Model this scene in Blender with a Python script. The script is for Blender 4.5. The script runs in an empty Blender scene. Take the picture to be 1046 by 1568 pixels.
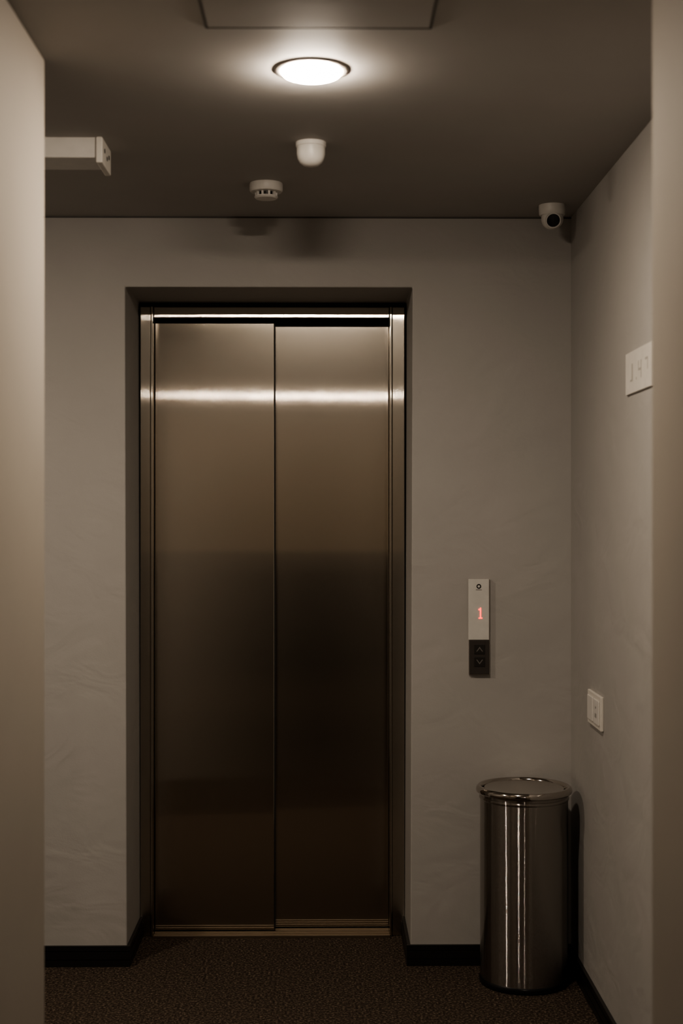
import bpy, bmesh, math, random
from mathutils import Vector, Matrix
random.seed(3)
S = bpy.context.scene
COL = S.collection

# ---------------------------------------------------------------- materials
def mat_base(name):
    m = bpy.data.materials.new(name); m.use_nodes = True
    nt = m.node_tree
    return m, nt, nt.nodes['Principled BSDF']

def simple(name, col, rough=0.5, metal=0.0, emit=None, es=0.0, spec=0.5, var=0.04, scale=30):
    m, nt, b = mat_base(name)
    tc = nt.nodes.new('ShaderNodeTexCoord')
    n = nt.nodes.new('ShaderNodeTexNoise'); n.inputs['Scale'].default_value = scale; n.inputs['Detail'].default_value = 3
    nt.links.new(tc.outputs['Object'], n.inputs['Vector'])
    r = nt.nodes.new('ShaderNodeValToRGB')
    r.color_ramp.elements[0].position = 0.3; r.color_ramp.elements[1].position = 0.7
    r.color_ramp.elements[0].color = (*[max(0, c*(1-var)) for c in col], 1)
    r.color_ramp.elements[1].color = (*[min(1, c*(1+var)) for c in col], 1)
    nt.links.new(n.outputs['Fac'], r.inputs['Fac'])
    nt.links.new(r.outputs['Color'], b.inputs['Base Color'])
    b.inputs['Roughness'].default_value = rough
    b.inputs['Metallic'].default_value = metal
    b.inputs['Specular IOR Level'].default_value = spec
    if emit:
        b.inputs['Emission Color'].default_value = (*emit, 1)
        b.inputs['Emission Strength'].default_value = es
    return m

def plaster(name, col, bump=0.12, big_bump=0.25, wrinkle=0.0):
    m, nt, b = mat_base(name)
    tc = nt.nodes.new('ShaderNodeTexCoord')
    big = nt.nodes.new('ShaderNodeTexNoise'); big.inputs['Scale'].default_value = 2.2; big.inputs['Detail'].default_value = 4
    fine = nt.nodes.new('ShaderNodeTexNoise'); fine.inputs['Scale'].default_value = 180; fine.inputs['Detail'].default_value = 4
    for n in (big, fine): nt.links.new(tc.outputs['Object'], n.inputs['Vector'])
    r = nt.nodes.new('ShaderNodeValToRGB')
    r.color_ramp.elements[0].position = 0.3; r.color_ramp.elements[1].position = 0.7
    r.color_ramp.elements[0].color = (*[c*0.96 for c in col], 1)
    r.color_ramp.elements[1].color = (*[c*1.04 for c in col], 1)
    nt.links.new(big.outputs['Fac'], r.inputs['Fac'])
    nt.links.new(r.outputs['Color'], b.inputs['Base Color'])
    b1 = nt.nodes.new('ShaderNodeBump'); b1.inputs['Strength'].default_value = bump; b1.inputs['Distance'].default_value = 0.002
    nt.links.new(fine.outputs['Fac'], b1.inputs['Height'])
    b2 = nt.nodes.new('ShaderNodeBump'); b2.inputs['Strength'].default_value = big_bump; b2.inputs['Distance'].default_value = 0.01
    nt.links.new(big.outputs['Fac'], b2.inputs['Height']); nt.links.new(b1.outputs['Normal'], b2.inputs['Normal'])
    last = b2
    if wrinkle:
        mp = nt.nodes.new('ShaderNodeMapping'); mp.inputs['Scale'].default_value = (3.5, 3.5, 5.0); mp.inputs['Rotation'].default_value = (0, 0.5, 0)
        nt.links.new(tc.outputs['Object'], mp.inputs['Vector'])
        wn = nt.nodes.new('ShaderNodeTexNoise'); wn.inputs['Scale'].default_value = 1.6; wn.inputs['Detail'].default_value = 2; wn.inputs['Distortion'].default_value = 1.2
        nt.links.new(mp.outputs['Vector'], wn.inputs['Vector'])
        b3 = nt.nodes.new('ShaderNodeBump'); b3.inputs['Strength'].default_value = wrinkle; b3.inputs['Distance'].default_value = 0.008
        nt.links.new(wn.outputs['Fac'], b3.inputs['Height']); nt.links.new(b2.outputs['Normal'], b3.inputs['Normal'])
        last = b3
    nt.links.new(last.outputs['Normal'], b.inputs['Normal'])
    b.inputs['Roughness'].default_value = 0.7
    b.inputs['Specular IOR Level'].default_value = 0.3
    return m

def carpet():
    m, nt, b = mat_base('carpet_brown')
    tc = nt.nodes.new('ShaderNodeTexCoord')
    n = nt.nodes.new('ShaderNodeTexNoise'); n.inputs['Scale'].default_value = 130; n.inputs['Detail'].default_value = 5; n.inputs['Roughness'].default_value = 0.7
    v = nt.nodes.new('ShaderNodeTexVoronoi'); v.inputs['Scale'].default_value = 190
    for k in (n, v): nt.links.new(tc.outputs['Object'], k.inputs['Vector'])
    r = nt.nodes.new('ShaderNodeValToRGB')
    e = r.color_ramp.elements
    e[0].position = 0.38; e[0].color = (0.017, 0.013, 0.010, 1)
    e[1].position = 0.66; e[1].color = (0.22, 0.172, 0.127, 1)
    e2 = e.new(0.52); e2.color = (0.058, 0.044, 0.034, 1)
    nt.links.new(n.outputs['Fac'], r.inputs['Fac']); nt.links.new(r.outputs['Color'], b.inputs['Base Color'])
    bp = nt.nodes.new('ShaderNodeBump'); bp.inputs['Strength'].default_value = 0.8; bp.inputs['Distance'].default_value = 0.004
    nt.links.new(v.outputs['Distance'], bp.inputs['Height']); nt.links.new(bp.outputs['Normal'], b.inputs['Normal'])
    b.inputs['Roughness'].default_value = 0.95; b.inputs['Specular IOR Level'].default_value = 0.1
    return m

def wood_dark():
    m, nt, b = mat_base('added_panel_dark_wood')  # finish of the dark panels added to the unseen corridor
    tc = nt.nodes.new('ShaderNodeTexCoord')
    mp = nt.nodes.new('ShaderNodeMapping'); mp.inputs['Scale'].default_value = (12, 12, 0.8); nt.links.new(tc.outputs['Object'], mp.inputs['Vector'])
    n = nt.nodes.new('ShaderNodeTexNoise'); n.inputs['Scale'].default_value = 2; n.inputs['Detail'].default_value = 5; nt.links.new(mp.outputs['Vector'], n.inputs['Vector'])
    r = nt.nodes.new('ShaderNodeValToRGB')
    r.color_ramp.elements[0].color = (0.010, 0.007, 0.006, 1); r.color_ramp.elements[1].color = (0.03, 0.019, 0.014, 1)
    nt.links.new(n.outputs['Fac'], r.inputs['Fac']); nt.links.new(r.outputs['Color'], b.inputs['Base Color'])
    b.inputs['Roughness'].default_value = 0.55
    return m

def steel(name, col, rough):
    m, nt, b = mat_base(name)
    tc = nt.nodes.new('ShaderNodeTexCoord')
    mp = nt.nodes.new('ShaderNodeMapping'); mp.inputs['Scale'].default_value = (3, 3, 700)
    nt.links.new(tc.outputs['Object'], mp.inputs['Vector'])
    n = nt.nodes.new('ShaderNodeTexNoise'); n.inputs['Scale'].default_value = 1.0; n.inputs['Detail'].default_value = 3
    nt.links.new(mp.outputs['Vector'], n.inputs['Vector'])
    mr = nt.nodes.new('ShaderNodeMapRange')
    mr.inputs['To Min'].default_value = rough*0.85; mr.inputs['To Max'].default_value = rough*1.15
    nt.links.new(n.outputs['Fac'], mr.inputs['Value']); nt.links.new(mr.outputs['Result'], b.inputs['Roughness'])
    b.inputs['Base Color'].default_value = (*col, 1)
    b.inputs['Metallic'].default_value = 1.0
    return m

def hairline(name, col, axis=0, spread=0.6, r_sharp=0.042, r_soft=0.24, mix=0.17, wave=0.0002):
    """steel with fine hairlines that tilt the normal along `axis` (0 = sideways, vertical grain;
    2 = up/down, horizontal grain), so reflections smear across the grain yet stay crisp along it."""
    m, nt, b = mat_base(name)
    L = nt.links.new
    tc = nt.nodes.new('ShaderNodeTexCoord')
    mp = nt.nodes.new('ShaderNodeMapping')
    mp.inputs['Scale'].default_value = (16000, 16000, 900) if axis == 0 else (900, 900, 16000)
    L(tc.outputs['Object'], mp.inputs['Vector'])
    n = nt.nodes.new('ShaderNodeTexNoise'); n.inputs['Scale'].default_value = 1.0; n.inputs['Detail'].default_value = 0
    L(mp.outputs['Vector'], n.inputs['Vector'])
    sub = nt.nodes.new('ShaderNodeMath'); sub.operation = 'SUBTRACT'; L(n.outputs['Fac'], sub.inputs[0]); sub.inputs[1].default_value = 0.5
    mul = nt.nodes.new('ShaderNodeMath'); mul.operation = 'MULTIPLY'; L(sub.outputs[0], mul.inputs[0]); mul.inputs[1].default_value = spread
    cx = nt.nodes.new('ShaderNodeCombineXYZ'); L(mul.outputs[0], cx.inputs[axis])
    w = nt.nodes.new('ShaderNodeTexNoise'); w.inputs['Scale'].default_value = 2.5; w.inputs['Detail'].default_value = 0
    L(tc.outputs['Object'], w.inputs['Vector'])
    bp = nt.nodes.new('ShaderNodeBump'); bp.inputs['Strength'].default_value = 1.0; bp.inputs['Distance'].default_value = wave
    L(w.outputs['Fac'], bp.inputs['Height'])
    add = nt.nodes.new('ShaderNodeVectorMath'); add.operation = 'ADD'
    L(bp.outputs['Normal'], add.inputs[0]); L(cx.outputs[0], add.inputs[1])
    nm = nt.nodes.new('ShaderNodeVectorMath'); nm.operation = 'NORMALIZE'; L(add.outputs[0], nm.inputs[0])
    b2 = nt.nodes.new('ShaderNodeBsdfPrincipled')
    for s, rr in ((b, r_sharp), (b2, r_soft)):
        s.inputs['Metallic'].default_value = 1; s.inputs['Roughness'].default_value = rr
        s.inputs['Base Color'].default_value = (*col, 1); L(nm.outputs[0], s.inputs['Normal'])
    mx = nt.nodes.new('ShaderNodeMixShader'); mx.inputs[0].default_value = mix
    L(b.outputs[0], mx.inputs[1]); L(b2.outputs[0], mx.inputs[2])
    L(mx.outputs[0], nt.nodes['Material Output'].inputs['Surface'])
    return m

M_wall = plaster('plaster_taupe', (0.385, 0.370, 0.352), big_bump=0.4, wrinkle=0.45)
M_corr = plaster('plaster_warm', (0.385, 0.350, 0.305))
M_ceil = plaster('ceiling_taupe', (0.41, 0.393, 0.374), 0.06)
M_beige = plaster('plaster_beige', (0.58, 0.47, 0.33))
M_carpet = carpet()
M_wood = wood_dark()
M_base = simple('baseboard_black', (0.012, 0.011, 0.011), 0.35)
M_door = hairline('brushed_steel_door', (0.60, 0.55, 0.485))
M_frame = hairline('brushed_steel_frame', (0.58, 0.535, 0.47), spread=0.8, mix=0.3)
M_bin = hairline('bin_steel', (0.37, 0.345, 0.32), axis=2, spread=2.6, r_sharp=0.07, r_soft=0.3, mix=0.10, wave=0)
M_lid = steel('bin_lid_steel', (0.50, 0.465, 0.43), 0.09)
M_sill = steel('sill_metal', (0.42, 0.36, 0.29), 0.35)
M_dark = simple('dark_recess', (0.01, 0.01, 0.01), 0.7)
M_black = simple('black_plastic', (0.008, 0.008, 0.009), 0.25)
M_white = simple('white_plastic', (0.66, 0.64, 0.61), 0.4)
M_cream = simple('cream_plastic', (0.70, 0.67, 0.62), 0.35)
M_ring = simple('downlight_trim_metal', (0.42, 0.39, 0.35), 0.4, metal=0.5)
M_lamp = simple('lamp_diffuser', (0.9, 0.9, 0.9), 0.4, emit=(1.0, 0.855, 0.70), es=480)
M_lamp2 = simple('lamp_diffuser_side', (0.9, 0.9, 0.9), 0.4, emit=(1.0, 0.85, 0.69), es=600)
M_panelup = simple('call_panel_face', (0.60, 0.59, 0.56), 0.3)
M_paneldn = simple('call_panel_buttons', (0.046, 0.040, 0.036), 0.3)
M_btn = simple('call_button', (0.022, 0.020, 0.018), 0.3)
M_paneledge = steel('call_panel_edge', (0.5, 0.46, 0.42), 0.3)
M_red = simple('led_red', (0.4, 0.02, 0.01), 0.4, emit=(1.0, 0.05, 0.03), es=4.0)
M_grey = simple('grey_print', (0.15, 0.14, 0.13), 0.5)
M_grey2 = simple('grey_print_light', (0.42, 0.40, 0.37), 0.5)
M_seam = simple('seam_dark', (0.09, 0.085, 0.08), 0.7)

# ---------------------------------------------------------------- helpers
def finish(bm, name, mat, parent=None, bevel=0, smooth=False, segs=2):
    bmesh.ops.recalc_face_normals(bm, faces=bm.faces)
    me = bpy.data.meshes.new(name); bm.to_mesh(me); bm.free()
    me.materials.append(mat)
    ob = bpy.data.objects.new(name, me); COL.objects.link(ob)
    if smooth:
        me.polygons.foreach_set('use_smooth', [True]*len(me.polygons))
        try: me.set_sharp_from_angle(angle=math.radians(38))
        except Exception: pass
    if bevel:
        md = ob.modifiers.new('bevel', 'BEVEL'); md.width = bevel; md.segments = segs; md.limit_method = 'ANGLE'
    if parent:
        ob.parent = parent
        ob.matrix_parent_inverse = Matrix.Translation(-parent.location)
    return ob

def add_box(bm, x0, x1, y0, y1, z0, z1):
    vs = [bm.verts.new((x, y, z)) for x in (x0, x1) for y in (y0, y1) for z in (z0, z1)]
    for f in ((0,1,3,2),(4,6,7,5),(0,4,5,1),(2,3,7,6),(0,2,6,4),(1,5,7,3)):
        bm.faces.new([vs[i] for i in f])

def box(name, x0, x1, y0, y1, z0, z1, mat, parent=None, bevel=0, segs=2):
    bm = bmesh.new(); add_box(bm, x0, x1, y0, y1, z0, z1)
    return finish(bm, name, mat, parent, bevel, segs=segs)

def boxes(name, lst, mat, parent=None, bevel=0):
    bm = bmesh.new()
    for b in lst: add_box(bm, *b)
    return finish(bm, name, mat, parent, bevel)

def prism_xz(name, pts, y0, y1, mat, parent=None, bevel=0):
    bm = bmesh.new()
    a = [bm.verts.new((x, y0, z)) for x, z in pts]; b = [bm.verts.new((x, y1, z)) for x, z in pts]
    bm.faces.new(a); bm.faces.new(b[::-1]); n = len(pts)
    for i in range(n): bm.faces.new((a[i], b[i], b[(i+1) % n], a[(i+1) % n]))
    return finish(bm, name, mat, parent, bevel)

def prism_xy(name, pts, z0, z1, mat, parent=None, bevel=0, segs=2):
    bm = bmesh.new()
    a = [bm.verts.new((x, y, z0)) for x, y in pts]; b = [bm.verts.new((x, y, z1)) for x, y in pts]
    bm.faces.new(a); bm.faces.new(b[::-1]); n = len(pts)
    for i in range(n): bm.faces.new((a[i], b[i], b[(i+1) % n], a[(i+1) % n]))
    return finish(bm, name, mat, parent, bevel, segs=segs)

def lathe(name, prof, center, mat, parent=None, segs=64, axis=None, smooth=True):
    bm = bmesh.new(); rings = []
    for r, h in prof:
        if r < 1e-6: rings.append([bm.verts.new((0, 0, h))])
        else: rings.append([bm.verts.new((r*math.cos(2*math.pi*i/segs), r*math.sin(2*math.pi*i/segs), h)) for i in range(segs)])
    for A, B in zip(rings, rings[1:]):
        if len(A) == 1 and len(B) == 1: continue
        for i in range(segs):
            j = (i+1) % segs
            if len(A) == 1: bm.faces.new((A[0], B[i], B[j]))
            elif len(B) == 1: bm.faces.new((A[i], A[j], B[0]))
            else: bm.faces.new((A[i], A[j], B[j], B[i]))
    M = Matrix.Translation(Vector(center))
    if axis is not None: M = M @ Vector(axis).normalized().to_track_quat('Z', 'Y').to_matrix().to_4x4()
    bmesh.ops.transform(bm, matrix=M, verts=bm.verts)
    return finish(bm, name, mat, parent, smooth=smooth)

def empty(name, loc):
    e = bpy.data.objects.new(name, None); e.location = loc; e.empty_display_size = 0.1; COL.objects.link(e); return e

# ---------------------------------------------------------------- room
H = 2.4; YB = 4.545; XR = 0.786; XL = -0.59; XRN = 0.562; YRC = 2.45; YLC = 2.977
YEND = -3.5; XFL = -2.6; YFL = 2.1
box('floor', XFL-0.12, XR+0.12, YEND-0.12, 5.2, -0.1, 0, M_carpet)
box('ceiling', XFL-0.12, XR+0.12, YEND-0.12, 5.2, H, H+0.1, M_ceil)
OL, OR, OT = -0.645, 0.276, 2.174
prism_xz('wall_back', [(XFL-0.12, 0), (XFL-0.12, H), (XR+0.12, H), (XR+0.12, 0), (OR-0.007, 0), (OR, OT), (OL, OT), (OL+0.006, 0)],
         YB, 4.885, M_wall, bevel=0.004)
box('wall_right', XR, XR+0.12, YRC, YB, 0, H, M_wall)
prism_xy('wall_corridor_right', [(XRN, YEND), (XRN, YRC), (XR+0.12, YRC), (XR+0.12, YRC-0.12), (XRN+0.12, YRC-0.12), (XRN+0.12, YEND)], 0, H, M_corr, bevel=0.012, segs=4)
prism_xy('wall_corridor_left', [(XL, YEND), (XL, YLC), (XL-0.14, YLC), (XL-0.14, YEND)], 0, H, M_corr, bevel=0.008, segs=3)
box('wall_front', XFL-0.12, XL-0.14, YFL-0.12, YFL, 0, H, M_wall)
box('wall_left', XFL-0.12, XFL, YFL, YB, 0, H, M_wall)
box('wall_corridor_end', XL-0.14, XRN+0.12, YEND-0.12, YEND, 0, H, M_beige)
# unseen dark panels behind the viewer, added to darken the elevator door reflections
def added_dark_panels(name, x0, x1, inner):
    lst = [(x0, x1, YEND+0.001, 1.95, 0.066, 1.10)]
    y = YEND+0.1
    while y < 1.3:
        if inner > 0: lst.append((x1, x1+0.008, y, y+0.62, 0.16, 1.0))
        else: lst.append((x0-0.008, x0, y, y+0.62, 0.16, 1.0))
        y += 0.72
    boxes(name, lst, M_wood, bevel=0.002)
added_dark_panels('added_dark_panels_left', XL, XL+0.011, 1)
added_dark_panels('added_dark_panels_right', XRN-0.011, XRN, -1)
boxes('added_dark_panels_end', [(XL+0.012, XRN-0.012, YEND, YEND+0.011, 0.0, 1.10), (-0.50, -0.04, YEND+0.011, YEND+0.019, 0.16, 1.0), (0.02, 0.48, YEND+0.011, YEND+0.019, 0.16, 1.0)], M_wood, bevel=0.002)

def bb(name, x0, x1, y0, y1, nx, ny):
    lst = []
    for z0, z1, t in ((0, 0.020, 0.0), (0.020, 0.024, 0.004), (0.024, 0.046, 0.0), (0.046, 0.050, 0.004), (0.050, 0.066, 0.002)):
        a0, a1, b0, b1 = x0, x1, y0, y1
        if nx > 0: a1 -= t
        if nx < 0: a0 += t
        if ny > 0: b1 -= t
        if ny < 0: b0 += t
        lst.append((a0, a1, b0, b1, z0, z1))
    boxes(name, lst, M_base)
T = 0.012
bb('baseboard_back_left', XFL, OL+0.006+T, YB-T, YB, 0, -1)
bb('baseboard_back_right', OR-0.007-T, XR-T, YB-T, YB, 0, -1)
bb('baseboard_reveal_left', OL+0.006, OL+0.006+T, YB, 4.858, 1, 0)
bb('baseboard_reveal_right', OR-0.007-T, OR-0.007, YB, 4.858, -1, 0)
bb('baseboard_right', XR-T, XR, YRC+0.001, YB, -1, 0)
bb('baseboard_corridor_left', XL, XL+T, YEND, YLC, 1, 0)
bb('baseboard_corridor_right', XRN-T, XRN, YEND, YRC, -1, 0)
box('ceiling_gap_shade_back', XFL, XR, YB-0.003, YB, H-0.005, H, M_seam)  # dark strip paints the shadow gap where wall meets ceiling

# ---------------------------------------------------------------- elevator
ev = empty('elevator_door', (-0.185, 4.9, 0))
YF = 4.86
box('jamb_left', OL+0.007, -0.603, YF, 4.96, 0, 2.157, M_frame, ev, 0.002)
box('jamb_left_return', -0.602, -0.5935, YF-0.006, 4.96, 0, 2.157, M_frame, ev, 0.0015)
box('jamb_right', 0.2255, OR-0.008, YF, 4.96, 0, 2.157, M_frame, ev, 0.002)
box('jamb_right_return', 0.2172, 0.2245, YF-0.006, 4.96, 0, 2.157, M_frame, ev, 0.0015)
box('header', -0.5925, 0.2162, YF, 4.96, 2.119, 2.157, M_frame, ev, 0.003)
box('header_filler', OL+0.001, OR-0.001, YF+0.02, 4.96, 2.158, 2.30, M_dark, ev)
box('door_panel_left', -0.592, -0.1806, 4.900, 4.925, 0.010, 2.1065, M_door, ev, 0.002)
box('door_panel_right', -0.200, 0.2165, 4.932, 4.957, 0.010, 2.1000, M_door, ev, 0.002)
box('door_edge_seal', -0.1804, -0.1770, 4.905, 4.931, 0.010, 2.10, M_dark, ev)
box('recess_shade', -0.64, 0.27, 4.962, 4.98, 0, 2.30, M_dark, ev)  # black sheet behind the doors, painting the shade of the recess above them
boxes('sill', [(-0.592, 0.2165, 4.835, 4.96, 0.0, 0.004), (-0.592, 0.2165, 4.835, 4.842, 0.004, 0.008),
               (-0.592, 0.2165, 4.862, 4.868, 0.004, 0.008), (-0.592, 0.2165, 4.888, 4.894, 0.004, 0.008),
               (-0.178, 0.2165, 4.922, 4.928, 0.004, 0.008)], M_sill, ev)

# ---------------------------------------------------------------- downlights
def downlight(x, y, mat=None, name='ceiling_downlight'):
    e = empty(name, (x, y, H))
    lathe('trim_ring', [(0.0645, 0.0), (0.0645, -0.0045), (0.069, -0.0058), (0.078, -0.0035), (0.082, -0.0005), (0.082, 0.0)], (x, y, H), M_ring, e)
    lathe('diffuser', [(0.064, -0.0005), (0.064, -0.008), (0.060, -0.0125), (0.052, -0.0155), (0.04, -0.018), (0.02, -0.0195), (0, -0.020)], (x, y, H), mat or M_lamp, e)
downlight(-0.032, 3.04)
downlight(-0.032, -1.46)
downlight(-1.55, 3.14, M_lamp2)

# ---------------------------------------------------------------- ceiling items
ap = empty('ceiling_access_panel', (-0.016, 2.55, H))
box('panel', -0.232, 0.201, 2.345, 2.775, H-0.002, H, M_ceil, ap, 0.0008)
boxes('panel_frame', [(-0.2375, -0.234, 2.340, 2.7805, H-0.0022, H), (0.203, 0.2065, 2.340, 2.7805, H-0.0022, H),
                      (-0.234, 0.203, 2.340, 2.343, H-0.0022, H), (-0.234, 0.203, 2.777, 2.7805, H-0.0022, H)], M_seam, ap)

ms = empty('motion_sensor', (-0.040, 3.64, H))
lathe('base', [(0, 0), (0.039, 0), (0.039, -0.010), (0.037, -0.012)], (-0.040, 3.64, H), M_white, ms)
lathe('sensor_dome', [(0.0365, -0.010), (0.0365, -0.030), (0.034, -0.042), (0.029, -0.051), (0.020, -0.058), (0.010, -0.061), (0, -0.062)], (-0.040, 3.64, H), M_white, ms)

sx, sy = -0.174, 4.09
sd = empty('smoke_detector', (sx, sy, H))
lathe('base', [(0, 0), (0.047, 0), (0.048, -0.003), (0.048, -0.020), (0.045, -0.025), (0.036, -0.0265), (0, -0.0265)], (sx, sy, H), M_white, sd)
lathe('chamber', [(0.026, -0.026), (0.026, -0.038)], (sx, sy, H), M_black, sd)
bm = bmesh.new()
for i in range(10):
    a = i/10*2*math.pi
    b2 = bmesh.new(); add_box(b2, 0.024, 0.032, -0.0028, 0.0028, -0.038, -0.026)
    bmesh.ops.transform(b2, matrix=Matrix.Translation((sx, sy, H)) @ Matrix.Rotation(a, 4, 'Z'), verts=b2.verts)
    tmp = bpy.data.meshes.new('t'); b2.to_mesh(tmp); b2.free(); bm.from_mesh(tmp)
finish(bm, 'vent_fins', M_white, sd)
lathe('cap', [(0.0335, -0.037), (0.034, -0.040), (0.030, -0.044), (0.012, -0.046), (0, -0.046)], (sx, sy, H), M_white, sd)

cx, cy = 0.697, 4.37
sc = empty('security_camera', (cx, cy, H))
lathe('base', [(0, 0), (0.041, 0), (0.041, -0.010), (0.040, -0.028), (0.037, -0.032), (0, -0.032)], (cx, cy, H), M_white, sc)
bc = Vector((cx, cy-0.004, H-0.042)); ax = Vector((-0.02, -1, -0.42)).normalized()
prof = [(0.034*math.sin(t), 0.034*math.cos(t)) for t in [math.pi*k/20 for k in range(21)] if 0.034*math.cos(t) <= 0.0245]
lathe('eyeball', prof, bc, M_white, sc, axis=ax)
lathe('bezel', [(0.0236, 0.0240), (0.0235, 0.028), (0.0205, 0.0285), (0.0195, 0.026)], bc, M_white, sc, axis=ax)
lathe('lens_window', [(0.0205, 0.0255), (0.019, 0.0275), (0.010, 0.0285), (0, 0.029)], bc, M_black, sc, axis=ax)

em = empty('emergency_light', (-0.8, 3.65, H))
box('housing', -1.10, -0.583, 3.59, 3.72, 2.348, H, M_white, em, 0.002)
box('end_cap', -0.582, -0.566, 3.584, 3.728, 2.334, H, M_cream, em, 0.003)
for k, (yy, zz) in enumerate(((3.62, 2.372), (3.66, 2.362), (3.69, 2.372))):
    lathe('screw_%d' % (k+1), [(0, 0.0), (0.006, 0.0), (0.006, 0.0012), (0, 0.0012)], (-0.566, yy, zz), M_black, em, segs=20, axis=(1, 0, 0))

# ---------------------------------------------------------------- call panel
cp = empty('elevator_call_panel', (0.488, YB, 1.09))
box('back_plate', 0.4565, 0.5235, YB-0.008, YB, 0.932, 1.2385, M_paneledge, cp, 0.001)
box('display_face', 0.4545, 0.5205, YB-0.016, YB-0.008, 1.044, 1.2385, M_panelup, cp, 0.0015)
box('button_face', 0.4585, 0.5215, YB-0.015, YB-0.008, 0.934, 1.043, M_paneldn, cp, 0.0015)
yy = YB-0.0165
boxes('digit_one', [(0.4910, 0.4950, yy-0.0006, yy+0.001, 1.114, 1.147), (0.4865, 0.4910, yy-0.0006, yy+0.001, 1.139, 1.1435),
                    (0.4870, 0.4990, yy-0.0006, yy+0.001, 1.112, 1.1155)], M_red, cp)
lathe('logo_ring', [(0.0075, 0.0), (0.0075, 0.0008), (0.0042, 0.0008), (0.0042, 0.0)], (0.4875, yy+0.0005, 1.2155), M_black, cp, segs=32, axis=(0, -1, 0))
box('logo_text', 0.478, 0.497, yy, yy+0.001, 1.2035, 1.2055, M_grey, cp)
for k, zc in enumerate((1.014, 0.974)):
    n = 'up' if k == 0 else 'down'
    box('button_'+n, 0.490-0.017, 0.490+0.017, YB-0.0170, YB-0.014, zc-0.0155, zc+0.0155, M_btn, cp, 0.001, 2)
    s = 1 if k == 0 else -1
    z = zc
    tri = [(0.490-0.011, z-0.007*s), (0.490, z+0.008*s), (0.490+0.011, z-0.007*s), (0.490+0.0075, z-0.007*s), (0.490, z+0.0035*s), (0.490-0.0075, z-0.007*s)]
    prism_xz('arrow_'+n, tri, YB-0.0178, YB-0.0160, M_grey, cp)

# ---------------------------------------------------------------- right wall items
sg = empty('wall_sign', (XR, 3.54, 1.81))
box('plate', XR-0.006, XR, 3.395, 3.687, 1.755, 1.862, M_cream, sg, 0.001)
m = XR-0.0064
boxes('print', [(m, XR-0.005, 3.60, 3.612, 1.785, 1.83), (m, XR-0.005, 3.612, 3.63, 1.785, 1.79), (m, XR-0.005, 3.555, 3.562, 1.785, 1.792),
                (m, XR-0.005, 3.50, 3.508, 1.785, 1.83), (m, XR-0.005, 3.508, 3.53, 1.805, 1.811), (m, XR-0.005, 3.53, 3.536, 1.805, 1.83),
                (m, XR-0.005, 3.43, 3.46, 1.824, 1.83), (m, XR-0.005, 3.43, 3.436, 1.80, 1.824)], M_grey2, sg)

sw = empty('light_switch_plate', (XR, 4.10, 0.878))
box('plate', XR-0.009, XR, 4.008, 4.208, 0.829, 0.927, M_cream, sw, 0.002)
box('rocker_1', XR-0.013, XR-0.009, 4.022, 4.100, 0.843, 0.913, M_white, sw, 0.0015)
box('rocker_2', XR-0.013, XR-0.009, 4.116, 4.194, 0.843, 0.913, M_white, sw, 0.0015)
boxes('socket_slots', [(XR-0.0134, XR-0.0128, 4.052, 4.058, 0.862, 0.874), (XR-0.0134, XR-0.0128, 4.066, 4.072, 0.862, 0.874), (XR-0.0134, XR-0.0128, 4.058, 4.066, 0.888, 0.894)], M_grey, sw)

# ---------------------------------------------------------------- trash can
bx, by = 0.612, 4.385
tc = empty('trash_can', (bx, by, 0))
lathe('base_ring', [(0, 0), (0.137, 0), (0.1385, 0.004), (0.1385, 0.016), (0.136, 0.020), (0.1, 0.020)], (bx, by, 0), M_black, tc, 96)
lathe('body', [(0.1355, 0.018), (0.1355, 0.565), (0.1375, 0.567), (0.1385, 0.571), (0.1375, 0.575), (0.1355, 0.577), (0.1355, 0.590)], (bx, by, 0), M_bin, tc, 128)
lathe('lid_rim', [(0.134, 0.586), (0.144, 0.586), (0.1475, 0.589), (0.1485, 0.595), (0.1465, 0.602), (0.141, 0.6065), (0.134, 0.6065), (0.1290, 0.602), (0.1275, 0.594), (0.1275, 0.588)], (bx, by, 0), M_lid, tc, 128)
lathe('lid_seam', [(0.1274, 0.590), (0.120, 0.590)], (bx, by, 0), M_dark, tc, 96)
lathe('swing_flap', [(0.1235, 0.588), (0.1240, 0.597), (0.1225, 0.600), (0.112, 0.5985), (0.07, 0.5965), (0, 0.596)], (bx, by, 0), M_lid, tc, 128)
for k, a in enumerate((0, math.pi)):
    lathe('hinge_pin_%d' % (k+1), [(0, 0), (0.004, 0), (0.004, 0.008), (0, 0.008)], (bx+0.1215*math.cos(a) , by, 0.597), M_lid, tc, 16, axis=(math.cos(a), 0, 0))

# ---------------------------------------------------------------- world / camera
w = bpy.data.worlds.new('World'); S.world = w; w.use_nodes = True
w.node_tree.nodes['Background'].inputs['Color'].default_value = (0.02, 0.017, 0.014, 1)
w.node_tree.nodes['Background'].inputs['Strength'].default_value = 0.2

cam = bpy.data.cameras.new('Camera'); co = bpy.data.objects.new('Camera', cam); COL.objects.link(co)
co.location = (0, 0, 1.445); co.rotation_euler = (math.radians(90), 0, -math.atan(23/2170))
cam.sensor_fit = 'VERTICAL'; cam.sensor_height = 36; cam.sensor_width = 24
cam.lens = 36*2170/1568
cam.shift_y = 4/1568
cam.clip_start = 0.02
cam.dof.use_dof = True; cam.dof.focus_distance = 4.6; cam.dof.aperture_fstop = 2.8
S.camera = co
S.view_settings.view_transform = 'AgX'
S.view_settings.look = 'AgX - Medium High Contrast'
S.view_settings.exposure = -0.27
